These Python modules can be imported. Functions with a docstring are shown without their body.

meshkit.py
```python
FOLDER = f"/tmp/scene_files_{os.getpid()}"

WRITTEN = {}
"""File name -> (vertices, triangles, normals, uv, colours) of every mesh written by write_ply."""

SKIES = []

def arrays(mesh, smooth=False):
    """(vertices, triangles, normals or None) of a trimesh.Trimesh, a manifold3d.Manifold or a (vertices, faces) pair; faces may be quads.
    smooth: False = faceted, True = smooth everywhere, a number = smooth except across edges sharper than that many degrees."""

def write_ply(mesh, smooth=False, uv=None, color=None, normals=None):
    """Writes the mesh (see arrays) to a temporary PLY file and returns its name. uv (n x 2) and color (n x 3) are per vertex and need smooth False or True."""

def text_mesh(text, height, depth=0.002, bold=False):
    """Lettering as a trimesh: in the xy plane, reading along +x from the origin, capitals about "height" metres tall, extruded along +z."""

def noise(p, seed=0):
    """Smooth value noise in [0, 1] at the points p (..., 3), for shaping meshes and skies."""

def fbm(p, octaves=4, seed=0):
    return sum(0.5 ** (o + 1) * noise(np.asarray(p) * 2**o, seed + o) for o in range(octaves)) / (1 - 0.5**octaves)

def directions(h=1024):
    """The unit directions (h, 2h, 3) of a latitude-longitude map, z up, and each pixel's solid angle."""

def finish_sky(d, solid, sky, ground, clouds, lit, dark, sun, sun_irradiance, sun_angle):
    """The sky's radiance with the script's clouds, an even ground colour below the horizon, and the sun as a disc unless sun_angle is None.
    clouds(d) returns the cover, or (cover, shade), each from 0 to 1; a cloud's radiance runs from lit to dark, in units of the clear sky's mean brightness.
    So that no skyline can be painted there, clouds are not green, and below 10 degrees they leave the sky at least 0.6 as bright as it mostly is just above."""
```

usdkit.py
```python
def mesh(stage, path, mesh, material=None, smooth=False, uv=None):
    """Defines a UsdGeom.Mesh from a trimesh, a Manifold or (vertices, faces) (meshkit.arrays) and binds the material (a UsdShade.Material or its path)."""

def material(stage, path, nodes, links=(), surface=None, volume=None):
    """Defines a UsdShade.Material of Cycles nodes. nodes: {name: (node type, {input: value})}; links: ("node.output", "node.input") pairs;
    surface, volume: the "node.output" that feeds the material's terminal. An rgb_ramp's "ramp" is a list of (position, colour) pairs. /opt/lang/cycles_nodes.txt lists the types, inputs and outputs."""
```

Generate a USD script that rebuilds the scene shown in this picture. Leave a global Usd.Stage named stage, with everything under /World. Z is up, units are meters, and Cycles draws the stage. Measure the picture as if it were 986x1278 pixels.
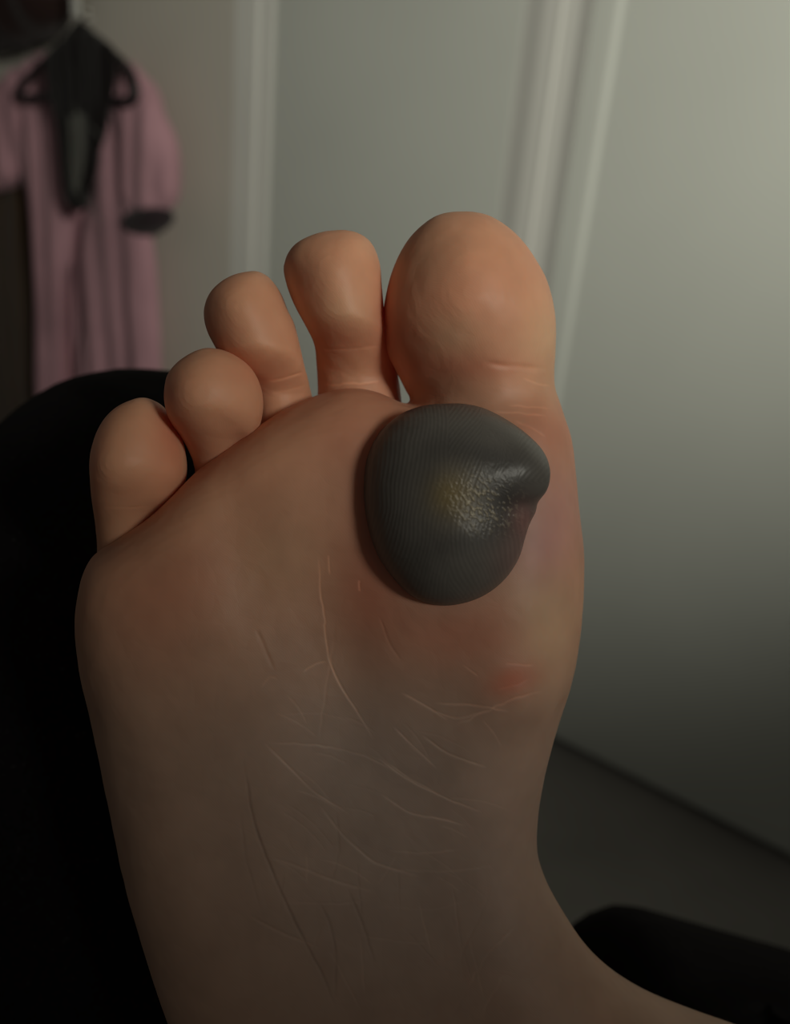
import math, numpy as np, trimesh, shapely, usdkit, meshkit
from scipy import ndimage
from scipy.spatial import cKDTree
from pxr import Usd, UsdGeom, UsdLux, Gf, Sdf, Vt

stage = Usd.Stage.CreateInMemory()
UsdGeom.SetStageUpAxis(stage, UsdGeom.Tokens.z)
UsdGeom.SetStageMetersPerUnit(stage, 1.0)
UsdGeom.Xform.Define(stage, '/World')
UsdGeom.Scope.Define(stage, '/World/Looks')

# ------------------------------------------------------------------ camera
F, CX, CY = 1050.0, 493.0, 639.0            # focal length and centre of the 986x1278 frame
CAM = np.array([0, 0, 0.72])                # a phone held low over the crossed legs
_up = np.array([268, 2756, F]); _up = _up / np.linalg.norm(_up)   # world up in camera axes: pitched down, rolled a little
_fw = np.array([0, 0, -1.0]); _y = _fw - (_fw @ _up) * _up; _y /= np.linalg.norm(_y)
ROT = np.stack([np.cross(_y, _up), _y, _up])   # camera axes -> world
cam = UsdGeom.Camera.Define(stage, '/World/camera')
M4 = np.eye(4); M4[:3, :3] = ROT.T; M4[3, :3] = CAM
cam.AddTransformOp().Set(Gf.Matrix4d(M4.tolist()))
cam.CreateHorizontalApertureAttr(36.0)
cam.CreateFocalLengthAttr(36.0 * F / 986.0)
cam.CreateClippingRangeAttr(Gf.Vec2f(0.02, 100.0))
cam.CreateFStopAttr(12.5)
cam.CreateFocusDistanceAttr(0.163)
cam.CreateExposureAttr(0.0)

# ------------------------------------------------------------------ light
def c2w(p):
    return CAM + np.asarray(p, float) @ ROT.T

def aim(prim, pos, target):
    z = np.asarray(pos, float) - np.asarray(target, float); z /= np.linalg.norm(z)
    x = np.cross([0, 0, 1.0], z); x /= np.linalg.norm(x); y = np.cross(z, x)
    m = np.eye(4); m[0, :3], m[1, :3], m[2, :3], m[3, :3] = x, y, z, pos
    UsdGeom.Xformable(prim).AddTransformOp().Set(Gf.Matrix4d(m.tolist()))

dome = UsdLux.DomeLight.Define(stage, '/World/room_ambience')
dome.CreateIntensityAttr(0.017); dome.CreateColorAttr(Gf.Vec3f(1.0, 0.97, 0.88))
# a shaded wall lamp behind the right shoulder, tipped up: its soft lower edge leaves the floor and the heel in the dark
lamp = UsdLux.SphereLight.Define(stage, '/World/shaded_wall_lamp_light')
lamp.CreateRadiusAttr(0.09); lamp.CreateIntensityAttr(176.0); lamp.CreateColorAttr(Gf.Vec3f(1.0, 0.975, 0.85))
sh = UsdLux.ShapingAPI.Apply(lamp.GetPrim()); sh.CreateShapingConeAngleAttr(49.0); sh.CreateShapingConeSoftnessAttr(1.0)
LAMP = np.array([0.50, -0.38, 1.02])
aim(lamp, LAMP, LAMP + np.array([-0.34, 1.0, 0.167]))

# ------------------------------------------------------------------ helpers
used = {}
def numbered(path):
    k = used.get(path, 0); used[path] = k + 1
    return path if k == 0 else f'{path}_{k:03d}'

def thing(name, label, cat, loc=(0, 0, 0), group=None):
    x = UsdGeom.Xform.Define(stage, numbered('/World/' + name))
    x.AddTranslateOp().Set(Gf.Vec3d(*map(float, loc)))
    p = x.GetPrim(); p.SetCustomDataByKey('label', label); p.SetCustomDataByKey('category', cat)
    if group: p.SetCustomDataByKey('group', group)
    p_loc[str(p.GetPath())] = np.asarray(loc, float)
    return p
p_loc = {}

def obj(name, mesh, mat, parent=None, smooth=35, label=None, tint=None, mask=None):
    base = str(parent.GetPath()) if parent else '/World'
    path = numbered(f'{base}/{name}')
    v, f = (mesh.vertices, mesh.faces) if hasattr(mesh, 'vertices') else mesh
    v = np.asarray(v, float) - (p_loc.get('/'.join(base.split('/')[:3]), 0) if parent else 0)
    m = usdkit.mesh(stage, path, trimesh.Trimesh(v, f, process=False), mat, smooth=smooth)
    for key, val in (('tint', tint),):
        if val is not None:
            UsdGeom.PrimvarsAPI(m).CreatePrimvar(key, Sdf.ValueTypeNames.Color3fArray, 'vertex').Set(Vt.Vec3fArray.FromNumpy(val.astype(np.float32)))
    if mask is not None:
        UsdGeom.PrimvarsAPI(m).CreatePrimvar('mask', Sdf.ValueTypeNames.Color3fArray, 'vertex').Set(Vt.Vec3fArray.FromNumpy(mask.astype(np.float32)))
    if label: m.GetPrim().SetCustomDataByKey('label', label)
    return m.GetPrim()

def struct(name, mesh, mat, label, cat, smooth=False):
    p = obj(name, mesh, mat, None, smooth)
    p.SetCustomDataByKey('kind', 'structure'); p.SetCustomDataByKey('label', label); p.SetCustomDataByKey('category', cat)
    return p

def mat(name, nodes, links=(), surface='p.BSDF'):
    return usdkit.material(stage, '/World/Looks/' + name, nodes, links, surface)

def smoothstep(a, b, x):
    t = np.clip((x - a) / (b - a), 0, 1); return t * t * (3 - 2 * t)

def smin(a, b, k):
    h = np.clip(0.5 + 0.5 * (b - a) / k, 0, 1)
    return b + (a - b) * h - k * h * (1 - h)

def nets(g, origin, step):
    """Surface nets: the zero level of the grid g as (vertices, faces), wound outward (g < 0 inside)."""
    g = np.array(g)
    for d in range(3):                                             # nothing runs out of the grid: cut ends are closed
        e = [slice(None)] * 3
        for k in (0, 1, -1, -2):
            e[d] = k; g[tuple(e)] = np.maximum(g[tuple(e)], 1e-3)
    s = g < 0
    n = np.array(g.shape)
    c = [s[i:n[0] - 1 + i, j:n[1] - 1 + j, k:n[2] - 1 + k] for i in (0, 1) for j in (0, 1) for k in (0, 1)]
    tot = sum(x.astype(np.int8) for x in c)
    cells = np.argwhere((tot > 0) & (tot < 8))
    idx = np.full(n - 1, -1, np.int32); idx[tuple(cells.T)] = np.arange(len(cells))
    corner = np.array([(i, j, k) for i in (0, 1) for j in (0, 1) for k in (0, 1)])
    val = np.stack([g[tuple((cells + o).T)] for o in corner], 1)
    acc, cnt = np.zeros((len(cells), 3)), np.zeros((len(cells), 1))
    for a in range(8):
        for b in range(a + 1, 8):
            if np.abs(corner[a] - corner[b]).sum() != 1: continue
            va, vb = val[:, a], val[:, b]; hit = (va < 0) != (vb < 0)
            t = np.where(hit, va / np.where(hit, va - vb, 1), 0)[:, None]
            acc += np.where(hit[:, None], corner[a] + t * (corner[b] - corner[a]), 0); cnt += hit[:, None]
    v = (cells + acc / cnt) * np.asarray(step) + np.asarray(origin)
    F_ = []
    for ax in range(3):
        o1, o2 = (ax + 1) % 3, (ax + 2) % 3
        sl0, sl1 = [slice(1, n[d] - 1) for d in range(3)], [slice(1, n[d] - 1) for d in range(3)]
        sl0[ax], sl1[ax] = slice(0, n[ax] - 1), slice(1, n[ax])
        a, b = s[tuple(sl0)], s[tuple(sl1)]
        at = np.argwhere(a != b); inside = a[tuple(at.T)]
        off = np.array([1, 1, 1]); off[ax] = 0
        p = at + off
        e1, e2 = np.eye(3, dtype=int)[o1], np.eye(3, dtype=int)[o2]
        q = [idx[tuple((p - d).T)] for d in (e1 + e2, e2, 0 * e1, e1)]
        q = np.stack(q, 1); q = np.where(inside[:, None], q, q[:, ::-1])
        F_.append(q)
    q = np.vstack(F_)
    return v, np.vstack([q[:, [0, 1, 2]], q[:, [0, 2, 3]]])

def vnormals(v, f):
    n = np.zeros_like(v); fn = np.cross(v[f[:, 1]] - v[f[:, 0]], v[f[:, 2]] - v[f[:, 0]])
    for k in range(3): np.add.at(n, f[:, k], fn)
    return n / np.maximum(np.linalg.norm(n, axis=1, keepdims=True), 1e-12)

def relax(v, f, it, lam=0.5, mu=-0.52):
    return np.array(trimesh.smoothing.filter_taubin(trimesh.Trimesh(v, f, process=False), lam, -mu, it).vertices)

def refine(v, f, pick):
    """Splits the faces picked (and closes up around them); new points follow the curve of the surface."""
    nrm = vnormals(v, f)
    e = np.sort(np.stack([f, np.roll(f, -1, 1)], 2), 2)
    eu, inv = np.unique(e.reshape(-1, 2), axis=0, return_inverse=True); inv = inv.reshape(-1, 3)
    split = np.zeros(len(eu), bool); split[inv[pick].ravel()] = True
    while True:
        two = split[inv].sum(1) == 2
        if not two.any(): break
        split[inv[two].ravel()] = True
    a, b = eu[split].T
    wa = ((v[b] - v[a]) * nrm[a]).sum(1, keepdims=True); wb = ((v[a] - v[b]) * nrm[b]).sum(1, keepdims=True)
    off = -(wa * nrm[a] + wb * nrm[b]) / 8
    lim = 0.12 * np.linalg.norm(v[a] - v[b], axis=1, keepdims=True); ln = np.linalg.norm(off, axis=1, keepdims=True)
    off *= np.minimum(1, lim / np.maximum(ln, 1e-9)) * ((nrm[a] * nrm[b]).sum(1, keepdims=True) > 0.3)
    mid = (v[a] + v[b]) / 2 + off
    new = np.full(len(eu), -1); new[split] = len(v) + np.arange(split.sum())
    m = new[inv]; cnt = split[inv].sum(1)
    out = [f[cnt == 0]]
    x, y = f[cnt == 3], m[cnt == 3]
    out += [np.stack(t, 1) for t in ((x[:, 0], y[:, 0], y[:, 2]), (y[:, 0], x[:, 1], y[:, 1]), (y[:, 2], y[:, 1], x[:, 2]), (y[:, 0], y[:, 1], y[:, 2]))]
    for k in range(3):
        w = (cnt == 1) & split[inv[:, k]]
        A, B, Cc, D = f[w, k], f[w, (k + 1) % 3], f[w, (k + 2) % 3], m[w, k]
        out += [np.stack((A, D, Cc), 1), np.stack((D, B, Cc), 1)]
    return np.vstack([v, mid]), np.vstack(out)

def poly_distance(poly, xs, ys, blur=0.0):
    """Signed distance (negative inside) of a closed outline on the grid xs by ys, rounded inside by blur (grid cells)."""
    p = np.asarray(poly, float)
    d = np.diff(np.vstack([p, p[:1]]), axis=0); q = []
    n = len(p)
    for i in range(n):                                             # Catmull-Rom through the outline's points
        p0, p1, p2, p3 = p[i - 1], p[i], p[(i + 1) % n], p[(i + 2) % n]
        for t in np.linspace(0, 1, 6)[:-1]:
            q.append(0.5 * (2 * p1 + (p2 - p0) * t + (2 * p0 - 5 * p1 + 4 * p2 - p3) * t * t + (3 * p1 - p0 - 3 * p2 + p3) * t ** 3))
    g = shapely.Polygon(q).buffer(0)
    X, Y = np.meshgrid(xs, ys, indexing='ij'); pts = shapely.points(X.ravel(), Y.ravel())
    dist = shapely.distance(g.boundary, pts).reshape(X.shape)
    D = np.where(shapely.contains_xy(g, X.ravel(), Y.ravel()).reshape(X.shape), -dist, dist)
    if blur:
        B = ndimage.gaussian_filter(D, blur)
        D = D + (B - D) * smoothstep(0, 3 * blur * (xs[1] - xs[0]), -D)
    return D

# ------------------------------------------------------------------ the room
def ray(u, v): return ROT @ np.array([(u - CX) / F, -(v - CY) / F, -1.0])
def on_floor(u, v):
    d = ray(u, v); return CAM - d * CAM[2] / d[2]
_a, W0 = on_floor(690, 925), on_floor(986, 1075)                   # two points of the wardrobe's foot
WT = (_a - W0) / np.linalg.norm(_a - W0)                           # along the wall, leftwards
WN = np.array([WT[1], -WT[0], 0]); WN *= np.sign(WN @ (CAM - _a))  # out of the wall
def wall_st(u, v, off=0.0):
    """Where the line of sight meets the plane "off" metres before the wall, as (along, height)."""
    d = ray(u, v); p = CAM + d * (((_a - CAM) @ WN + off) / (d @ WN))
    return np.array([(p - W0) @ WT, p[2]])
def wpt(s, t, n):
    s, t, n = np.broadcast_arrays(s, t, n)
    return W0 + s[..., None] * WT + n[..., None] * WN + t[..., None] * np.array([0, 0, 1.0])

def painted(name, col, rough, bump=0.0006):
    return mat(name, {'geo': ('geometry', {}), 'n': ('noise_texture', {'scale': 3.0, 'detail': 4.0}), 'f': ('noise_texture', {'scale': 220.0, 'detail': 2.0}),
        'r': ('rgb_ramp', {'ramp': [(0.3, [c * 0.95 for c in col]), (0.7, [min(1, c * 1.03) for c in col])]}),
        'b': ('bump', {'strength': 0.25, 'distance': bump}), 'p': ('principled_bsdf', {'roughness': rough})},
        [('geo.position', 'n.vector'), ('geo.position', 'f.vector'), ('n.fac', 'r.fac'), ('r.color', 'p.base_color'), ('f.fac', 'b.height'), ('b.normal', 'p.normal')])
m_door = painted('white_door_paint', (0.66, 0.685, 0.63), 0.46)
m_trim = painted('white_trim_paint', (0.76, 0.76, 0.71), 0.35)
m_wall = painted('warm_white_wall_paint', (0.72, 0.69, 0.61), 0.7)
m_ceiling = painted('ceiling_paint', (0.75, 0.74, 0.70), 0.8)
m_carpet = mat('grey_carpet', {'geo': ('geometry', {}), 'n': ('noise_texture', {'scale': 420.0, 'detail': 3.0}), 'l': ('noise_texture', {'scale': 6.0, 'detail': 3.0}),
    'r': ('rgb_ramp', {'ramp': [(0.3, (0.25, 0.238, 0.225)), (0.7, (0.33, 0.312, 0.295))]}), 'mx': ('math', {'math_type': 'multiply'}),
    'b': ('bump', {'strength': 0.8, 'distance': 0.003}), 'p': ('principled_bsdf', {'roughness': 0.95})},
    [('geo.position', 'n.vector'), ('geo.position', 'l.vector'), ('l.fac', 'r.fac'), ('r.color', 'p.base_color'), ('n.fac', 'b.height'), ('b.normal', 'p.normal')])

def profile(pts, z0, z1):
    """An upright moulding: the outline pts of (along, out) pairs, raised from z0 to z1."""
    p = shapely.Polygon(pts)
    m = trimesh.creation.extrude_polygon(p, z1 - z0, engine='earcut')
    v = np.array(m.vertices); m.vertices = wpt(v[:, 0], v[:, 2] + z0, v[:, 1])
    if m.volume < 0: m.invert()
    return m
def slab(s0, s1, n0, n1, z0, z1): return profile([(s0, n0), (s1, n0), (s1, n1), (s0, n1)], z0, z1)

S = lambda u: wall_st(u, 100)[0]
Z_TOP = 2.35
fl = trimesh.creation.box([7, 7, 0.05]); fl.apply_translation([0, -0.6, -0.025])
# floor cut along the wall
fl = trimesh.creation.extrude_polygon(shapely.Polygon([tuple((W0 + WT * 3.2 - WN * 0.14)[:2]), tuple((W0 - WT * 2.2 - WN * 0.14)[:2]), tuple((W0 - WT * 2.2 + WN * 3.2)[:2]), tuple((W0 + WT * 3.2 + WN * 3.2)[:2])]), 0.05, engine='earcut')
cl = fl.copy(); fl.apply_translation([0, 0, -0.05]); cl.apply_translation([0, 0, Z_TOP])
struct('floor', fl, m_carpet, 'dark grey carpet floor at the foot of the white wardrobe', 'floor')
struct('ceiling', cl, m_ceiling, 'plain white ceiling above the frame', 'ceiling')
struct('wall_back', slab(-2.2, 3.2, -0.14, -0.055, 0, Z_TOP), m_wall, 'wall behind the white wardrobe doors', 'wall')
sl = S(297)
struct('wall_left', slab(sl, 3.2, -0.055, 0.008, 0, Z_TOP), m_wall, 'beige white wall behind the hanging pink robe', 'wall')
s1, s2, s3 = S(297), S(322), S(338)
struct('trim_1', profile([(s3, -0.055), (s1, -0.055), (s1, 0.008), (s2 + 0.002, 0.0030), (s2 - 0.003, -0.0010), (s3 + 0.008, -0.0016), (s3 + 0.003, -0.0040), (s3, -0.0045)], 0, Z_TOP), m_trim, 'pale vertical trim strip between robe wall and wardrobe door', 'trim')
sa = S(640)
struct('door_1', profile([(sa, -0.05), (s3, -0.05), (s3, -0.0055), (sa, -0.0055)], 0.012, Z_TOP), m_door, 'narrow white wardrobe door behind the toes', 'door')
q = [S(x) for x in (644, 668, 687, 694, 712, 728, 734, 752, 758, 765)]
struct('trim_2', profile([(sa, -0.055), (sa, -0.006), (q[0], -0.0055), (q[1], 0.0010), (q[2], 0.0015), (q[2] - 0.002, 0.0025), (q[3], 0.0000), (q[4], -0.0004), (q[5], 0.0047), (q[5], -0.055)][::-1], 0, Z_TOP), m_trim, 'white vertical trim with raised bead between the wardrobe doors', 'trim')
struct('door_2', profile([(-0.62, -0.045), (-0.62, 0.0), (q[9], 0.0008), (q[8], 0.0036), (q[7], 0.0042), (q[6], 0.0046), (q[5] - 0.001, 0.0044), (q[5] - 0.001, -0.045)], 0.010, Z_TOP), m_door, 'wide plain white wardrobe door on the right down to the carpet', 'door')
struct('wall_right', slab(-2.2, -0.63, -0.055, 0.0, 0, Z_TOP), m_wall, 'wall to the right of the wide wardrobe door', 'wall')

# ------------------------------------------------------------------ robe, hanger and dark clothes on the left
def cloth(name, col, scale=90.0, rough=0.9):
    return mat(name, {'geo': ('geometry', {}), 'n': ('noise_texture', {'scale': scale * 8, 'detail': 2.0}), 'l': ('noise_texture', {'scale': 9.0, 'detail': 3.0}),
        'r': ('rgb_ramp', {'ramp': [(0.3, [c * 0.85 for c in col]), (0.7, [min(1, c * 1.1) for c in col])]}),
        'b': ('bump', {'strength': 0.5, 'distance': 0.001}), 'p': ('principled_bsdf', {'roughness': rough, 'sheen_weight': 0.15, 'specular_ior_level': 0.2})},
        [('geo.position', 'n.vector'), ('geo.position', 'l.vector'), ('l.fac', 'r.fac'), ('r.color', 'p.base_color'), ('n.fac', 'b.height'), ('b.normal', 'p.normal')])
m_pink = cloth('pink_cotton', (0.55, 0.31, 0.36))
m_black_cloth = cloth('black_knit', (0.007, 0.005, 0.005))
m_brown = cloth('brown_wool', (0.075, 0.047, 0.028))
m_maroon = cloth('dark_maroon_cloth', (0.020, 0.009, 0.008))
m_cuff = cloth('dark_plum_trim', (0.030, 0.020, 0.024))
m_grey_print = cloth('grey_sequin_print', (0.10, 0.10, 0.09))
m_plastic = mat('black_plastic', {'p': ('principled_bsdf', {'base_color': (0.02, 0.016, 0.018), 'roughness': 0.4})})
m_metal = mat('brushed_metal', {'p': ('principled_bsdf', {'base_color': (0.6, 0.58, 0.52), 'metallic': 1.0, 'roughness': 0.35})})

def hung(pix, n, thick, folds=0.0, fold_w=0.05, seed=0, step=0.006, edge=None):
    """A hanging piece of cloth: the outline given by lines of sight to the plane n metres before the wall, filled out to a soft body with upright folds."""
    st = np.array([wall_st(u, v, n) for u, v in pix])
    st[:, 1] = np.maximum(st[:, 1], 0.03)
    lo, hi = st.min(0) - 0.05, st.max(0) + 0.05
    xs, ys = np.arange(lo[0], hi[0], step), np.arange(lo[1], hi[1], step)
    zs = np.arange(-thick - 0.035, thick + 0.036, step)
    D = poly_distance(st, xs, ys, 2)
    R = edge or max(0.02, thick)
    fold = folds * (np.sin(xs[:, None] / fold_w * 6.28 + 1.5 * np.sin(ys[None] * 5 + seed) + seed) * 0.6 + (meshkit.fbm(np.stack(np.broadcast_arrays(xs[:, None] * 22, ys[None] * 4, seed + 0.0), -1), 3) - 0.5) * 1.6)
    g = np.sqrt(np.maximum(D + R, 0)[..., None] ** 2 + ((zs - fold[..., None]) * R / thick) ** 2) - R
    v, f = nets(g.astype(np.float32), (xs[0], ys[0], zs[0]), step)
    v = relax(v, f, 6)
    m = trimesh.Trimesh(wpt(v[:, 0], v[:, 1], v[:, 2] + n), f, process=False)
    if m.volume < 0: m.invert()
    return m
def tube(pts, r, sides=10):
    p = np.asarray(pts, float)
    t = np.gradient(p, axis=0); t /= np.linalg.norm(t, axis=1, keepdims=True)
    a = np.cross(t, WN); a /= np.linalg.norm(a, axis=1, keepdims=True); b = np.cross(t, a)
    ang = np.arange(sides) * 2 * np.pi / sides
    v = (p[:, None] + r * (np.cos(ang)[None, :, None] * a[:, None] + np.sin(ang)[None, :, None] * b[:, None])).reshape(-1, 3)
    f = []
    for i in range(len(p) - 1):
        for j in range(sides):
            k = (j + 1) % sides
            f += [[i * sides + j, i * sides + k, (i + 1) * sides + k], [i * sides + j, (i + 1) * sides + k, (i + 1) * sides + j]]
    v = np.vstack([v, p[:1], p[-1:]]); n0 = len(v) - 2
    for j in range(sides):
        k = (j + 1) % sides; f += [[n0, k, j], [n0 + 1, (len(p) - 1) * sides + j, (len(p) - 1) * sides + k]]
    m = trimesh.Trimesh(v, f, process=False)
    if m.volume < 0: m.invert()
    return m
def curve(pix, n, k=8):
    st = np.array([wall_st(u, v, n) for u, v in pix]); q = []
    for i in range(len(st) - 1):
        p0, p1, p2, p3 = st[max(i - 1, 0)], st[i], st[i + 1], st[min(i + 2, len(st) - 1)]
        for t in np.linspace(0, 1, k, endpoint=i == len(st) - 2):
            q.append(0.5 * (2 * p1 + (p2 - p0) * t + (2 * p0 - 5 * p1 + 4 * p2 - p3) * t * t + (3 * p1 - p0 - 3 * p2 + p3) * t ** 3))
    q = np.array(q); return wpt(q[:, 0], q[:, 1], np.full(len(q), n))

NR = 0.075
robe = thing('robe', 'pink robe with dark cuffs hanging on the wall at far left', 'robe', wpt(*wall_st(110, 400, NR), 0.0) * [1, 1, 0])
obj('back_panel', hung([(30, 90), (70, 62), (120, 62), (160, 90), (172, 200), (185, 300), (190, 420), (196, 640), (66, 640), (52, 470), (48, 330), (40, 220)], 0.045, 0.012, 0.010, 0.06, 3), m_pink, robe)
obj('front_panel', hung([(118, 62), (160, 80), (178, 110), (168, 170), (170, 220), (186, 290), (194, 380), (198, 480), (204, 640), (108, 640), (104, 480), (106, 380), (108, 300), (118, 250), (130, 180), (135, 110)], NR, 0.016, 0.010, 0.07, 1), m_pink, robe)
obj('front_panel', hung([(28, 88), (60, 66), (88, 60), (84, 120), (86, 190), (88, 270), (84, 340), (78, 420), (76, 500), (80, 640), (62, 640), (52, 480), (48, 400), (44, 320), (36, 240), (24, 160)], NR, 0.016, 0.009, 0.06, 5), m_pink, robe)
sleeve = obj('sleeve', hung([(150, 74), (176, 88), (198, 130), (212, 185), (216, 235), (206, 262), (186, 272), (168, 262), (158, 215), (152, 160), (146, 110)], NR, 0.026, 0.008, 0.05, 2), m_pink, robe)
obj('cuff', hung([(162, 274), (170, 262), (188, 256), (204, 260), (208, 272), (201, 286), (185, 295), (168, 291)], NR + 0.004, 0.030, edge=0.02), m_cuff, sleeve, label='dark trim round the sleeve end')
sleeve2 = obj('sleeve', hung([(36, 82), (14, 92), (-4, 120), (-22, 170), (-34, 225), (-10, 240), (14, 232), (26, 200), (34, 150), (40, 110)], NR, 0.026, 0.008, 0.05, 7), m_pink, robe)

NH = 0.115
hg = thing('clothes_hanger', 'black clothes hanger with rounded shoulders over the pink robe', 'hanger', wpt(*wall_st(100, 120, NH), NH))
obj('shoulder_bar', tube(curve([(102, 42), (128, 58), (150, 76), (165, 96), (169, 116), (160, 127), (130, 124), (95, 122), (60, 121), (32, 122), (24, 116), (34, 100), (60, 74), (84, 52), (100, 42)], NH), 0.0075), m_plastic, hg, smooth=True)
obj('hook', tube(curve([(102, 43), (101, 32), (104, 22), (110, 16), (108, 8), (100, 5), (94, 10)], NH), 0.004), m_metal, hg, smooth=True)
scarf = thing('black_top', 'black narrow top hanging from the hanger in front of the robe', 'top', wpt(*wall_st(100, 250, NH), NH))
obj('fabric', hung([(100, 26), (118, 40), (138, 58), (141, 90), (136, 130), (128, 170), (120, 205), (112, 240), (102, 262), (90, 262), (82, 235), (76, 190), (70, 140), (62, 104), (62, 68), (84, 44)], NH + 0.012, 0.013, 0.004, 0.03, 4, 0.005), m_black_cloth, scarf)
obj('print', hung([(88, 150), (104, 142), (106, 175), (104, 215), (98, 240), (90, 236), (86, 195)], NH + 0.024, 0.006, 0.006, 0.02, 6, 0.004, edge=0.006), m_grey_print, scarf, label='greyish patterned strip down the front')
hookst = wall_st(101, 10, NH)
hk = thing('wall_hook', 'pale metal strap hook holding the black hanger from above', 'hook', wpt(*hookst, 0.0))
hs, ht = hookst
zr = 1.22
obj('strap', trimesh.util.concatenate([slab(hs - 0.010, hs + 0.010, NH + 0.008, NH + 0.011, ht - 0.012, zr), slab(hs - 0.006, hs + 0.006, NH - 0.016, NH + 0.008, ht - 0.015, ht - 0.012)]), m_trim, hk, smooth=False, label='pale flat metal strap')
obj('bracket', trimesh.util.concatenate([slab(hs - 0.006, hs + 0.006, 0.004, NH + 0.011, zr, zr + 0.008)]), m_metal, hk, smooth=False)
obj('back_plate', slab(hs - 0.02, hs + 0.02, 0.0, 0.005, zr - 0.03, zr + 0.05), m_trim, hk, smooth=False)
coat = thing('brown_coat', 'dark brown coat hanging at the left edge beside the robe', 'coat', wpt(*wall_st(10, 380, 0.03), 0.0) * [1, 1, 0])
obj('coat_body', hung([(-70, 220), (-20, 214), (24, 222), (38, 300), (46, 390), (52, 480), (54, 640), (-60, 640), (-75, 420)], 0.034, 0.016, 0.004, 0.06, 9), m_brown, coat)
bag = thing('dark_bag', 'dark maroon bag hanging in the top left corner', 'bag', wpt(*wall_st(10, 40, 0.06), 0.0))
obj('bag_body', hung([(-70, -90), (40, -90), (70, -40), (76, 5), (66, 34), (44, 52), (16, 62), (-30, 66), (-70, 40)], 0.082, 0.06, 0.012, 0.08, 8), m_maroon, bag)

# ------------------------------------------------------------------ the person: trousered legs and a bare right foot
PX = 0.18 / F                                                      # metres for one photo pixel at the sole's distance
REF = F                                                            # the sole's plane lies F of those pixels off the lens
def plane(pts, w):
    """Outline points seen at those photo pixels, w pixel-lengths before the sole's plane (true size at that distance)."""
    p = np.asarray(pts, float); w = np.broadcast_to(w, len(p))[:, None]
    return (p - [CX, CY]) * (1 - w / REF) + [CX, CY]
def to_world(v):
    """From foot coordinates (right, down, toward the lens; in pixel-lengths) to the world."""
    c = np.stack([(v[:, 0] - CX) * PX, -(v[:, 1] - CY) * PX, -(REF - v[:, 2]) * PX], 1)
    return c2w(c)
def to_photo(v):
    k = REF / (REF - v[:, 2]); return np.stack([(v[:, 0] - CX) * k + CX, (v[:, 1] - CY) * k + CY], 1)

STEP = 4.0
gx, gy, gw = np.arange(20, 1180, STEP), np.arange(235, 1720, STEP), np.arange(-300, 190, STEP)
W = gw[None, None, :].astype(np.float32)
FRONT = [(676, 500), (620, 508), (560, 512), (530, 514), (505, 506), (472, 491), (440, 486), (412, 490), (385, 500), (355, 515), (325, 534), (290, 558), (258, 584), (225, 617), (195, 645), (160, 668), (128, 692)]
BODY = FRONT + [(113, 740), (108, 785), (112, 840), (121, 890), (132, 950), (144, 1010), (157, 1070), (171, 1125), (192, 1190), (222, 1278), (268, 1400), (330, 1530), (430, 1630), (560, 1660), (700, 1650), (860, 1620), (1010, 1600),
        (1010, 1330), (950, 1304), (880, 1279), (820, 1254), (772, 1224), (735, 1188), (703, 1140), (682, 1100), (671, 1062), (671, 1020), (678, 975), (690, 925), (704, 875), (716, 830), (724, 775), (727, 705), (722, 650), (712, 595), (703, 550)]
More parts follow.
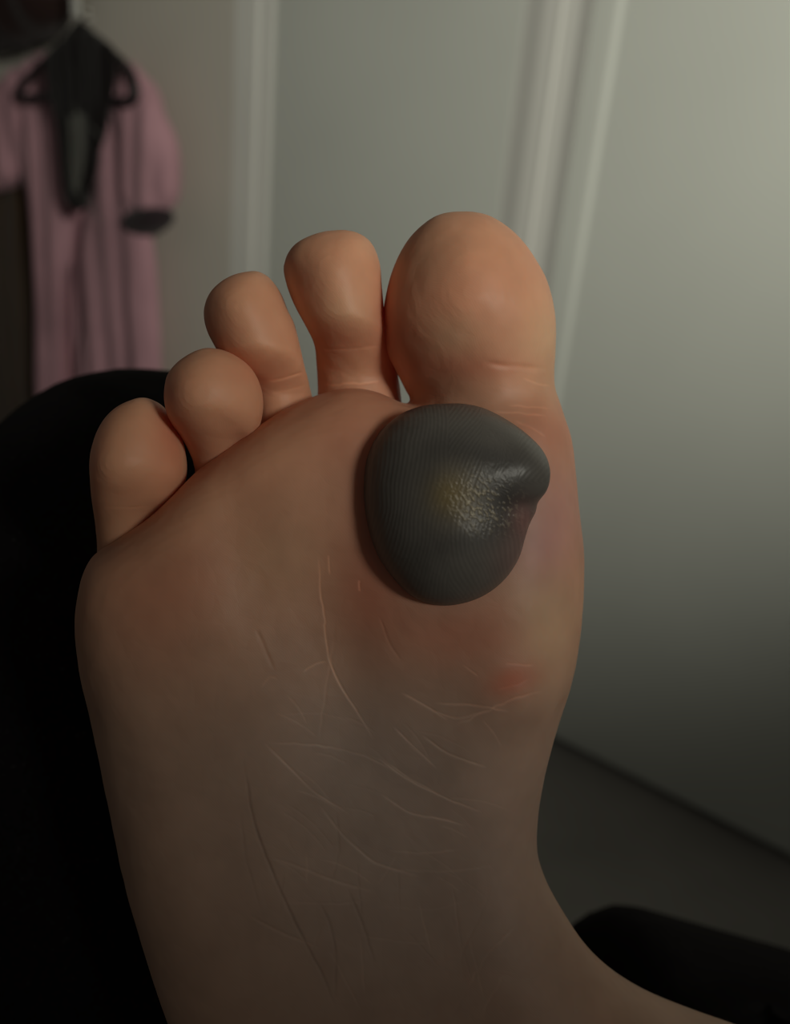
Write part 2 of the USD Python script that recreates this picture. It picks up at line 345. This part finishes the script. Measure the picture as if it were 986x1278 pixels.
def g2(cx, cy, rx, ry=None, ang=0.0):
    ry = ry or rx; X, Y = gx[:, None] - cx, gy[None] - cy; c, s = math.cos(math.radians(ang)), math.sin(math.radians(ang))
    return np.exp(-((X * c + Y * s) / rx) ** 2 - ((-X * s + Y * c) / ry) ** 2)
D = poly_distance(plane(BODY, 0), gx, gy, 5)
fd = shapely.distance(shapely.LineString(plane(FRONT, 30)), shapely.points(*[a.ravel() for a in np.meshgrid(gx, gy, indexing='ij')])).reshape(D.shape)
Rb = 62 + 60 * smoothstep(20, 260, fd)
relief = 18 * g2(600, 760, 130, 100) + 26 * g2(250, 760, 130, 150, -25) + 14 * g2(400, 620, 150, 90, -20) - 16 * g2(425, 800, 55, 130, -8) - 36 * g2(500, 1060, 150, 210) + 10 * g2(220, 1050, 90, 260) + 22 * g2(420, 1420, 200, 140) - 10 * g2(330, 690, 40, 90, -10)
relief += 12 * g2(640, 850, 60, 40) - 14 * g2(700, 1250, 120, 130, 30)
fr = smoothstep(-60, 70, W)
zc = -6.0
Tb = 118.0
body = np.sqrt(np.maximum(D + Rb, 0)[..., None] ** 2 + ((W - zc - relief[..., None] * fr) * (Rb / Tb)[..., None]) ** 2).astype(np.float32) - Rb[..., None].astype(np.float32)
def capsule(a, b, ra, rb):
    a, b = np.array(a, float), np.array(b, float); ab = b - a
    X, Y, Z = (gx[:, None, None] - a[0]).astype(np.float32), (gy[None, :, None] - a[1]).astype(np.float32), W - np.float32(a[2])
    t = np.clip((X * ab[0] + Y * ab[1] + Z * ab[2]) / (ab @ ab), 0, 1).astype(np.float32)
    return np.sqrt((X - t * ab[0]) ** 2 + (Y - t * ab[1]) ** 2 + (Z - t * ab[2]) ** 2) - (ra + (rb - ra) * t)
foot = smin(body, capsule((700, 1480, -40), (1200, 1640, -170), 140, 150), 60).astype(np.float32)

TOES = [  # outline, lean (w at the tip, w at the neck, between which rows), half thickness, rounding
    ([(575, 270), (543, 276), (513, 298), (492, 334), (481, 373), (477, 408), (482, 438), (494, 462), (506, 485), (520, 507), (536, 570), (560, 640), (690, 640), (706, 560), (697, 520), (690, 480), (692, 440), (692, 405), (685, 370), (671, 338), (650, 307), (625, 284), (602, 273)], (26, -8, 400, 520), 100, 100),
    ([(423, 290), (394, 295), (368, 309), (355, 332), (358, 356), (368, 382), (382, 408), (392, 430), (396, 458), (397, 490), (402, 570), (508, 570), (502, 508), (497, 470), (488, 436), (481, 400), (477, 362), (474, 330), (464, 306), (446, 293)], (36, -40, 412, 476), 62, 60),
    ([(317, 341), (290, 347), (267, 365), (257, 390), (260, 414), (272, 438), (288, 462), (303, 486), (314, 510), (322, 560), (402, 570), (390, 497), (381, 462), (374, 430), (367, 403), (360, 389), (352, 369), (344, 356), (333, 345)], (40, -30, 448, 498), 60, 56),
    ([(262, 436), (235, 447), (214, 468), (208, 496), (213, 525), (229, 550), (243, 577), (252, 640), (318, 640), (306, 566), (319, 545), (327, 515), (326, 486), (314, 460), (291, 442)], (66, 0, 520, 600), 60, 56),
    ([(175, 497), (150, 508), (130, 531), (120, 562), (118, 600), (121, 640), (125, 690), (134, 770), (240, 770), (206, 668), (222, 625), (231, 592), (229, 560), (219, 530), (204, 508), (190, 499)], (56, 0, 580, 690), 62, 56)]
PADS = [(572, 400, 60), (424, 372, 44), (318, 408, 40), (268, 505, 40), (178, 590, 40)]
def facing(v, f):
    for _ in range(2):
        c = v[f].mean(1); n = np.cross(v[f[:, 1]] - v[f[:, 0]], v[f[:, 2]] - v[f[:, 0]])
        v, f = refine(v, f, (n[:, 2] > -0.15 * np.linalg.norm(n, axis=1)) & (c[:, 1] < 1330) & (c[:, 0] < 960))
    return v, f
solids = []
for i, (pts, (w0, w1, y0, y1), T, R) in enumerate(TOES):
    p = np.array(pts, float)
    lean = lambda y: w0 + (w1 - w0) * smoothstep(y0, y1, y)
    big = i == 0
    ix = slice(None) if big else (gx > p[:, 0].min() - 30) & (gx < p[:, 0].max() + 40)
    iy = slice(None) if big else (gy > p[:, 1].min() - 30) & (gy < p[:, 1].max() + 30)
    tx, ty = gx[ix], gy[iy]
    Dt = poly_distance(plane(p, lean(p[:, 1])), tx, ty, 2.5)
    cx, cy, cr = PADS[i]
    pad = 11 * np.exp(-(((tx[:, None] - cx) / cr) ** 2 + ((ty[None] - cy) / cr) ** 2))
    zt = lean(ty)[None, :, None] + pad[..., None] * fr
    f_ = np.sqrt(np.maximum(Dt + R, 0)[..., None] ** 2 + ((W - zt) * (R / T)) ** 2).astype(np.float32) - np.float32(R)
    if big:
        f_ = smin(foot, f_, 26.0).astype(np.float32)
    tv, tf = nets(f_, (tx[0], ty[0], gw[0]), STEP)
    tv, tf = facing(relax(tv, tf, 8), tf)
    solids.append(trimesh.Trimesh(tv, tf, process=False))
del body, foot
for m in solids:
    if m.volume < 0: m.invert()
one = trimesh.boolean.union(solids, engine='manifold', check_volume=False)                     # one continuous skin, with true folds where toes meet
v, f = np.array(one.vertices), np.array(one.faces)

CREASE = [  # polylines over the sole, depth, paleness, width
    ([(398, 690), (400, 737), (406, 778), (410, 823), (424, 855), (445, 887), (469, 926)], 1.0, 1.0, 1.5),
    ([(449, 722), (449, 740)], .8, 1, 1.5), ([(327, 924), (364, 960), (392, 989), (440, 1018)], .8, .5, 1.6),
    ([(331, 926), (400, 930), (453, 942), (500, 964)], .6, .4, 1.5), ([(398, 928), (406, 867), (412, 827), (420, 790)], .5, .2, 2),
    ([(319, 782), (330, 808), (343, 839)], .7, .0, 2.5), ([(303, 940), (311, 997), (321, 1040), (346, 1103), (377, 1169), (402, 1215), (420, 1262)], 1.1, -.35, 2),
    ([(473, 766), (484, 801), (503, 828)], .7, .1, 1.7), ([(488, 903), (520, 935), (549, 961)], .7, .5, 1.5), ([(524, 915), (559, 941), (612, 959)], .8, .5, 1.6),
    ([(468, 943), (514, 976), (575, 1004), (605, 1014)], .8, .6, 1.5), ([(473, 989), (514, 1017), (554, 1022), (585, 1032)], .8, .6, 1.5),
    ([(397, 1002), (427, 1042), (468, 1078), (529, 1095)], .8, .4, 1.8), ([(334, 1068), (380, 1084), (427, 1103), (470, 1112)], .6, .2, 2),
    ([(433, 1106), (453, 1154), (468, 1205)], .7, -.2, 2), ([(396, 1120), (412, 1152), (420, 1190), (418, 1250)], .6, -.2, 2), ([(306, 1139), (351, 1164), (402, 1184)], .7, .1, 2),
    ([(534, 885), (575, 898), (612, 886)], .6, .4, 1.5), ([(497, 862), (536, 883), (563, 901)], .8, .6, 1.6), ([(539, 877), (597, 881), (640, 888)], .8, .6, 1.6),
    ([(566, 906), (612, 886), (643, 871), (682, 862)], .8, .5, 1.6), ([(627, 828), (650, 830), (670, 831)], .5, .4, 1.4), ([(576, 828), (600, 846)], .5, .3, 1.4),
    ([(478, 947), (515, 974), (551, 992)], .5, .4, 1.5), ([(620, 862), (640, 856), (664, 846)], .5, .2, 1.6),
    ([(400, 436), (440, 437), (478, 431)], .6, .2, 2), ([(400, 480), (440, 479), (480, 475)], .8, .6, 1.8), ([(330, 476), (352, 473), (382, 464)], .8, .5, 2), ([(336, 492), (386, 480)], .4, .2, 2),
    ([(124, 632), (150, 634), (190, 632)], .35, .2, 1.6), ([(600, 452), (640, 458), (688, 460)], .9, .1, 4), ([(612, 514), (650, 516), (686, 520)], .7, .4, 1.6), ([(640, 524), (664, 534), (684, 548)], .6, .4, 1.6), ([(650, 470), (672, 480), (690, 482)], .4, .3, 1.6), ([(630, 506), (660, 508), (690, 510)], .4, .3, 1.4),
    ([(420, 1010), (424, 1060), (412, 1110)], .4, -.1, 2), ([(580, 1240), (610, 1190), (650, 1150)], .5, .1, 2), ([(600, 1270), (632, 1210)], .4, .1, 2), ([(560, 1275), (584, 1236)], .4, .0, 2), ([(300, 1010), (306, 1070), (330, 1150)], .3, -.1, 2),
    ([(480, 1060), (530, 1066), (580, 1060)], .35, .2, 1.4), ([(490, 1085), (560, 1088), (620, 1080)], .3, .2, 1.4), ([(470, 1130), (540, 1136), (600, 1120)], .3, .1, 1.6), ([(350, 1125), (420, 1128), (470, 1122)], .4, .1, 1.6), ([(440, 1165), (500, 1176), (540, 1178)], .35, .1, 1.6),
    ([(410, 690), (412, 720)], .4, .6, 1.2), ([(375, 840), (395, 826), (412, 826)], .4, .5, 1.4), ([(325, 860), (338, 842), (350, 850)], .3, .2, 1.6)]
rng = np.random.default_rng(11)
for _ in range(26):                                                                 # faint skin lines over the arch
    x, y, L, a = rng.uniform(330, 600), rng.uniform(860, 1110), rng.uniform(35, 95), math.radians(rng.normal(26, 16))
    CREASE.append(([(x + L * t * math.cos(a + 0.3 * (t - .5)), y + L * t * math.sin(a + 0.3 * (t - .5))) for t in np.linspace(0, 1, 5)], rng.uniform(.2, .45), rng.uniform(0, .3), 1.4))
for _ in range(14):                                                                 # and lengthwise below it
    x, y, L, a = rng.uniform(330, 640), rng.uniform(1060, 1200), rng.uniform(40, 110), math.radians(rng.normal(75, 18) if rng.random() < .6 else rng.normal(118, 10))
    CREASE.append(([(x + L * t * math.cos(a), y + L * t * math.sin(a)) for t in np.linspace(0, 1, 5)], rng.uniform(.25, .5), rng.uniform(-.15, .15), 1.6))
def crease_fields(uv):
    depth, pale = np.zeros(len(uv)), np.zeros(len(uv))
    for i, (line, dp, pl, wd) in enumerate(CREASE):
        L = shapely.LineString(line); n = max(int(L.length / 0.7), 4)
        q = np.array([L.interpolate(t, True).coords[0] for t in np.linspace(0, 1, n)])
        q = ndimage.gaussian_filter1d(q, min(12, n / 6), axis=0, mode='nearest')
        q += (meshkit.noise(np.stack([q[:, 0] / 9, q[:, 1] / 9, np.full(n, i * 7.3)], 1)) - 0.5)[:, None] * 2.2
        fade = np.clip(np.minimum(np.linspace(0, 1, n), np.linspace(1, 0, n)) * 5, 0, 1) * (0.55 + 0.9 * meshkit.noise(np.stack([np.arange(n) / 30, np.full(n, i + .5), np.zeros(n)], 1)))
        near = np.flatnonzero((uv[:, 0] > q[:, 0].min() - 14) & (uv[:, 0] < q[:, 0].max() + 14) & (uv[:, 1] > q[:, 1].min() - 14) & (uv[:, 1] < q[:, 1].max() + 14))
        if not len(near): continue
        d, k = cKDTree(q).query(uv[near])
        g = np.exp(-(d / wd) ** 2) * fade[k]
        depth[near] = np.maximum(depth[near], g * dp * wd * 0.36)
        pale[near] += np.exp(-((d - 0.3) / (wd * 0.8)) ** 2) * fade[k] * pl
    return depth, pale
def blobs(uv, spec):
    out = np.zeros(len(uv))
    for cx, cy, rx, ry, ang, k in spec:
        X, Y = uv[:, 0] - cx, uv[:, 1] - cy; c, s = math.cos(math.radians(ang)), math.sin(math.radians(ang))
        out += k * np.exp(-((X * c + Y * s) / rx) ** 2 - ((-X * s + Y * c) / ry) ** 2)
    return out
def mixc(col, to, a):
    a = np.clip(a, 0, 1)[:, None]; return col * (1 - a) + np.asarray(to) * a

n = vnormals(v, f); uv = to_photo(v); front = smoothstep(0.0, 0.3, n[:, 2])
depth, pale = crease_fields(uv)
tint = np.tile([0.44, 0.270, 0.190], (len(v), 1))                                                        # sole
toe = smoothstep(40, -40, v[:, 1] - (690 - 0.36 * (v[:, 0] - 120)))                                      # warmer, rosier toes and ball
tint = mixc(tint, (0.52, 0.262, 0.160), smoothstep(980, 640, uv[:, 1]))
tint = mixc(tint, (0.60, 0.292, 0.175), toe * 0.8)
tint = mixc(tint, (0.44, 0.325, 0.270), blobs(uv, [(520, 1080, 230, 190, 0, .75), (440, 930, 130, 90, 0, .4)]) * front)             # pale arch
tint = mixc(tint, (0.62, 0.46, 0.29), blobs(uv, [(678, 770, 40, 70, 0, .6), (690, 430, 40, 60, 0, .45), (560, 415, 40, 26, 0, .35), (420, 390, 40, 30, 0, .2), (330, 690, 60, 50, 0, .25), (520, 320, 60, 50, 0, .2)]) * front)   # waxy callus
tint = mixc(tint, (0.50, 0.150, 0.085), blobs(uv, [(575, 790, 90, 45, 0, .55), (640, 850, 34, 20, -20, .8), (460, 660, 40, 110, 0, .5), (470, 740, 50, 50, 0, .4), (680, 540, 50, 34, 0, .4), (580, 460, 70, 16, 0, .5), (510, 440, 32, 50, 0, .35),
    (480, 400, 16, 90, 0, .5), (310, 466, 30, 14, 10, .25), (420, 425, 46, 20, 0, .35), (215, 545, 26, 60, 0, .4), (190, 760, 70, 80, 0, .25), (440, 540, 60, 50, 0, .3), (250, 560, 60, 30, 30, .25), (560, 370, 70, 60, 0, .2), (270, 700, 90, 50, -30, .2)]) * front)   # blood under the skin
tint = mixc(tint, (0.46, 0.235, 0.215), blobs(uv, [(690, 640, 46, 70, 0, .7), (668, 690, 34, 40, 0, .5)]) * front)     # pinkish rim right of the blister
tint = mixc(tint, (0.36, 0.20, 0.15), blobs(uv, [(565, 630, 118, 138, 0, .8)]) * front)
mott = meshkit.fbm(v / 46.0, 4, 3); tint *= (0.86 + 0.28 * mott)[:, None]
tint = tint * (1 + 0.45 * np.clip(pale, -1, 1) * front)[:, None]
v = v - n * (depth * front)[:, None]
v = v + n * ((meshkit.fbm(v / 60.0, 3, 9) - 0.5) * 4 * front)[:, None]

def skin(name, ridge, rough, extra_nodes=None, extra_links=(), sss=0.25):
    nodes = {'at': ('attribute', {'attribute': 'tint'}), 'tc': ('geometry', {}), 'n': ('noise_texture', {'scale': 900.0, 'detail': 4.0}), 'n2': ('noise_texture', {'scale': 60.0, 'detail': 3.0}),
        'w': ('wave_texture', {'scale': ridge[0], 'distortion': ridge[1], 'detail': 1.5, 'detail_scale': ridge[2], 'bands_direction': 'diagonal'}),
        'b1': ('bump', {'strength': ridge[3], 'distance': 0.00003}), 'b2': ('bump', {'strength': 0.25, 'distance': 0.00008}), 'vo': ('voronoi_texture', {'feature': 'distance_to_edge', 'scale': 190.0}), 'vm': ('vector_math', {'math_type': 'multiply_add', 'vector2': (0.012, 0.012, 0.012)}), 'b3': ('bump', {'strength': 0.30, 'distance': 0.0004}),
        'p': ('principled_bsdf', {'roughness': rough, 'specular_ior_level': 0.28, 'subsurface_weight': sss, 'subsurface_scale': 0.0022, 'subsurface_radius': (1.0, 0.35, 0.2)})}
    nodes.update(extra_nodes or {})
    return mat(name, nodes, [('tc.position', 'n.vector'), ('tc.position', 'w.vector'), ('w.fac', 'b1.height'), ('n.fac', 'b2.height'), ('b1.normal', 'b2.normal'), ('tc.position', 'n2.vector'), ('n2.color', 'vm.vector1'), ('tc.position', 'vm.vector3'), ('vm.vector', 'vo.vector'), ('vo.distance', 'b3.height'), ('b2.normal', 'b3.normal'), ('b3.normal', 'p.normal'), ('at.color', 'p.base_color'), *extra_links])
m_skin = skin('sole_skin', (900.0, 14.0, 0.35, 0.12), 0.52)

KNEE = np.array([(200 - CX) / F * 0.275, -(718 - CY) / F * 0.275, -0.275])
person = thing('person', "person's bare right foot with dark blister, crossed over a black trousered knee", 'person', (*c2w(KNEE)[:2], 0.0))
obj('bare_foot', (to_world(v), f), m_skin, person, smooth=True, label='bare sole with five toes facing the viewer', tint=tint)

# blister: a taut dark dome with a lobe on its right
BL = [(560, 504), (527, 507), (497, 519), (471, 544), (457, 576), (454, 615), (458, 651), (470, 690), (491, 722), (516, 745), (546, 755), (576, 753), (605, 742), (630, 722), (647, 696), (655, 670), (662, 650), (674, 633), (682, 610), (683, 588), (675, 565), (659, 545), (636, 527), (606, 511), (582, 505)]
WB = 118.0
st = 3.0
bx, by, bw = np.arange(430, 710, st), np.arange(480, 780, st), np.arange(40, 262, st)
Db = poly_distance(plane(BL, WB), bx, by, 3)
X, Y, Z = bx[:, None, None], by[None, :, None], bw[None, None, :]
R = 104.0; T = 80.0
fb = np.sqrt(np.maximum(Db + R, 0)[..., None] ** 2 + (np.maximum(Z - WB, 0) * (R / T)) ** 2) - R
notch = np.exp(-((Y - 630 - (640 - X) * 0.12) / 9.0) ** 2) * smoothstep(590, 640, X) * smoothstep(60, 120, Z)
fb = np.maximum(fb, 60 - Z)
fb = fb - 7 * np.exp(-((X - 640) / 26) ** 2 - ((Y - 590) / 26) ** 2) * smoothstep(110, 150, Z)
fb = fb + 5 * notch + 2.0 * np.exp(-((X - 572) / 44.0) ** 2 - ((Y - 622) / 30.0) ** 2) * smoothstep(140, 190, Z)
bv, bf = nets(fb.astype(np.float32), (bx[0], by[0], bw[0]), st)
bv = relax(bv, bf, 10)
for _ in range(2):
    bv, bf = refine(bv, bf, np.ones(len(bf), bool)); bv = relax(bv, bf, 3)
bn = vnormals(bv, bf); buv = to_photo(bv)
bt = np.tile([0.105, 0.096, 0.086], (len(bv), 1))
bt = mixc(bt, (0.030, 0.028, 0.028), blobs(buv, [(636, 625, 34, 30, 0, .85), (600, 570, 70, 22, 10, .55), (590, 672, 60, 18, -12, .5), (540, 600, 24, 50, 0, .25)]))
bt = mixc(bt, (0.17, 0.125, 0.055), blobs(buv, [(564, 618, 28, 28, 0, .95)]))
fl_ = smoothstep(0.52, 0.72, meshkit.fbm(np.c_[(buv @ [[.8, .6], [-.6, .8]]) / [2.6, 4.0], np.zeros(len(buv))], 3, 5))
bt = mixc(bt, (0.36, 0.31, 0.22), blobs(buv, [(588, 624, 30, 26, 20, 1.0), (628, 640, 26, 26, 0, .35)]) * fl_ * 0.9)
bt = mixc(bt, (0.20, 0.105, 0.095), blobs(buv, [(655, 648, 16, 22, 0, .7), (645, 690, 26, 40, 30, .45)]))
bt = mixc(bt, (0.13, 0.105, 0.09), smoothstep(150, 128, bv[:, 2]) * 0.6)
bt *= (0.85 + 0.3 * meshkit.fbm(bv / 30.0, 3, 12))[:, None]
# fine parallel skin ridges run over the dome, and the top is dried and flaky
ph = (buv[:, 0] + 0.10 * (buv[:, 1] - 630) + 16 * np.sin((buv[:, 1] - 560) / 70.0) + 0.0018 * (buv[:, 1] - 630) ** 2 * np.sign(560 - buv[:, 0]) + 10 * meshkit.noise(np.c_[buv / 40.0, np.zeros(len(buv))]))
lob = smoothstep(600, 650, buv[:, 0]) * smoothstep(640, 600, buv[:, 1])
ph = ph * (1 - lob) + (0.75 * buv[:, 0] + 0.66 * buv[:, 1]) * lob
low = smoothstep(660, 720, buv[:, 1])
rid = np.sin(ph * 2 * np.pi / 5.6)
bv = bv + bn * (0.075 * rid * smoothstep(0.2, 0.5, bn[:, 2]) * (1 - 0.5 * low))[:, None]
bv = bv + bn * ((fl_ - 0.4) * 0.7 * np.clip(blobs(buv, [(592, 625, 40, 32, 20, 1.0), (632, 640, 24, 30, 0, .7)]), 0, 1))[:, None]
bt *= (1 + 0.07 * rid)[:, None]
m_blister = skin('blister_skin', (300.0, 10.0, 0.4, 0.1), 0.40, sss=0.0)
obj('blister', (to_world(bv), bf), m_blister, person, smooth=True, label='dark grey blister dome with paler flaky top and side lobe', tint=bt)

# trousers: two legs in black jersey
m_trousers = mat('black_jersey', {'geo': ('geometry', {}), 'n': ('noise_texture', {'scale': 1400.0, 'detail': 2.0}), 'k': ('noise_texture', {'scale': 700.0, 'detail': 3.0}), 'r': ('rgb_ramp', {'ramp': [(0.35, (0.008, 0.006, 0.007)), (0.66, (0.012, 0.010, 0.011)), (0.8, (0.035, 0.035, 0.035))]}),
    'b': ('bump', {'strength': 0.6, 'distance': 0.0006}), 'p': ('principled_bsdf', {'roughness': 0.95, 'specular_ior_level': 0.1})},
    [('geo.position', 'n.vector'), ('geo.position', 'k.vector'), ('k.fac', 'r.fac'), ('r.color', 'p.base_color'), ('n.fac', 'b.height'), ('b.normal', 'p.normal')])
def limb(joints, step=0.006, k=0.05, wr=0.004, seed=1, cut=None, branch=None):
    """Cloth round a chain of (point, radius), smooth at the joints and a little wrinkled."""
    P = np.array([p for p, _ in joints]); r = np.array([q for _, q in joints])
    lo, hi = (P - r[:, None]).min(0) - 0.03, (P + r[:, None]).max(0) + 0.03
    ax = [np.arange(lo[i], hi[i], step) for i in range(3)]
    X, Y, Z = ax[0][:, None, None], ax[1][None, :, None], ax[2][None, None, :]
    g = None
    for i in [*range(len(P) - 1)]:
        ab = P[i + 1] - P[i]
        t = np.clip(((X - P[i][0]) * ab[0] + (Y - P[i][1]) * ab[1] + (Z - P[i][2]) * ab[2]) / (ab @ ab), 0, 1)
        d = np.sqrt((X - P[i][0] - t * ab[0]) ** 2 + (Y - P[i][1] - t * ab[1]) ** 2 + (Z - P[i][2] - t * ab[2]) ** 2) - (r[i] + (r[i + 1] - r[i]) * t)
        g = d if g is None else smin(g, d, k)
    if branch is not None:
        a, b, ra, rb = branch; ab = b - a
        t = np.clip(((X - a[0]) * ab[0] + (Y - a[1]) * ab[1] + (Z - a[2]) * ab[2]) / (ab @ ab), 0, 1)
        g = smin(g, np.sqrt((X - a[0] - t * ab[0]) ** 2 + (Y - a[1] - t * ab[1]) ** 2 + (Z - a[2] - t * ab[2]) ** 2) - (ra + (rb - ra) * t), 0.015)
    if cut is not None:
        g = cut(g, X, Y, Z)
    vv, ff = nets(g.astype(np.float32), lo, step); vv = relax(vv, ff, 6)
    nn = vnormals(vv, ff); vv = vv + nn * ((meshkit.fbm(vv * [14, 14, 9], 3, seed) - 0.5) * 2 * wr)[:, None]
    return vv, ff
k0 = c2w(KNEE)
hip = c2w((-0.165, -0.35, -0.245))
lk = limb([(hip, 0.085), (k0, 0.063), (k0 + [-0.03, 0.16, -0.22], 0.062), ((k0[0] - 0.05, k0[1] + 0.17, 0.062), 0.060)], k=0.02, seed=4)
obj('trouser_leg', lk, m_trousers, person, smooth=True, label='black trouser leg over the raised left knee')
h0, h1 = c2w(((700 - CX) / F * 0.30, -(1358 - CY) / F * 0.30, -0.30)), c2w((0.30, -0.29, -0.33))
h2 = c2w((0.22, -0.55, 0.02))
ax_ = (h1 - h0) / np.linalg.norm(h1 - h0)
def open_hem(g, X, Y, Z):
    along = (X - h0[0]) * ax_[0] + (Y - h0[1]) * ax_[1] + (Z - h0[2]) * ax_[2]
    g = -smin(-g, along - 0.006, 0.014)                            # the hem is cut square, with a soft edge
    return g
rk = limb([(h0, 0.066), (h1, 0.068), (h2, 0.085)], seed=8, wr=0.002, cut=open_hem, branch=(c2w((0.118, -0.172, -0.206)), h1, 0.041, 0.068))
obj('trouser_leg', rk, m_trousers, person, smooth=True, label='black trouser hem and leg behind the right ankle')
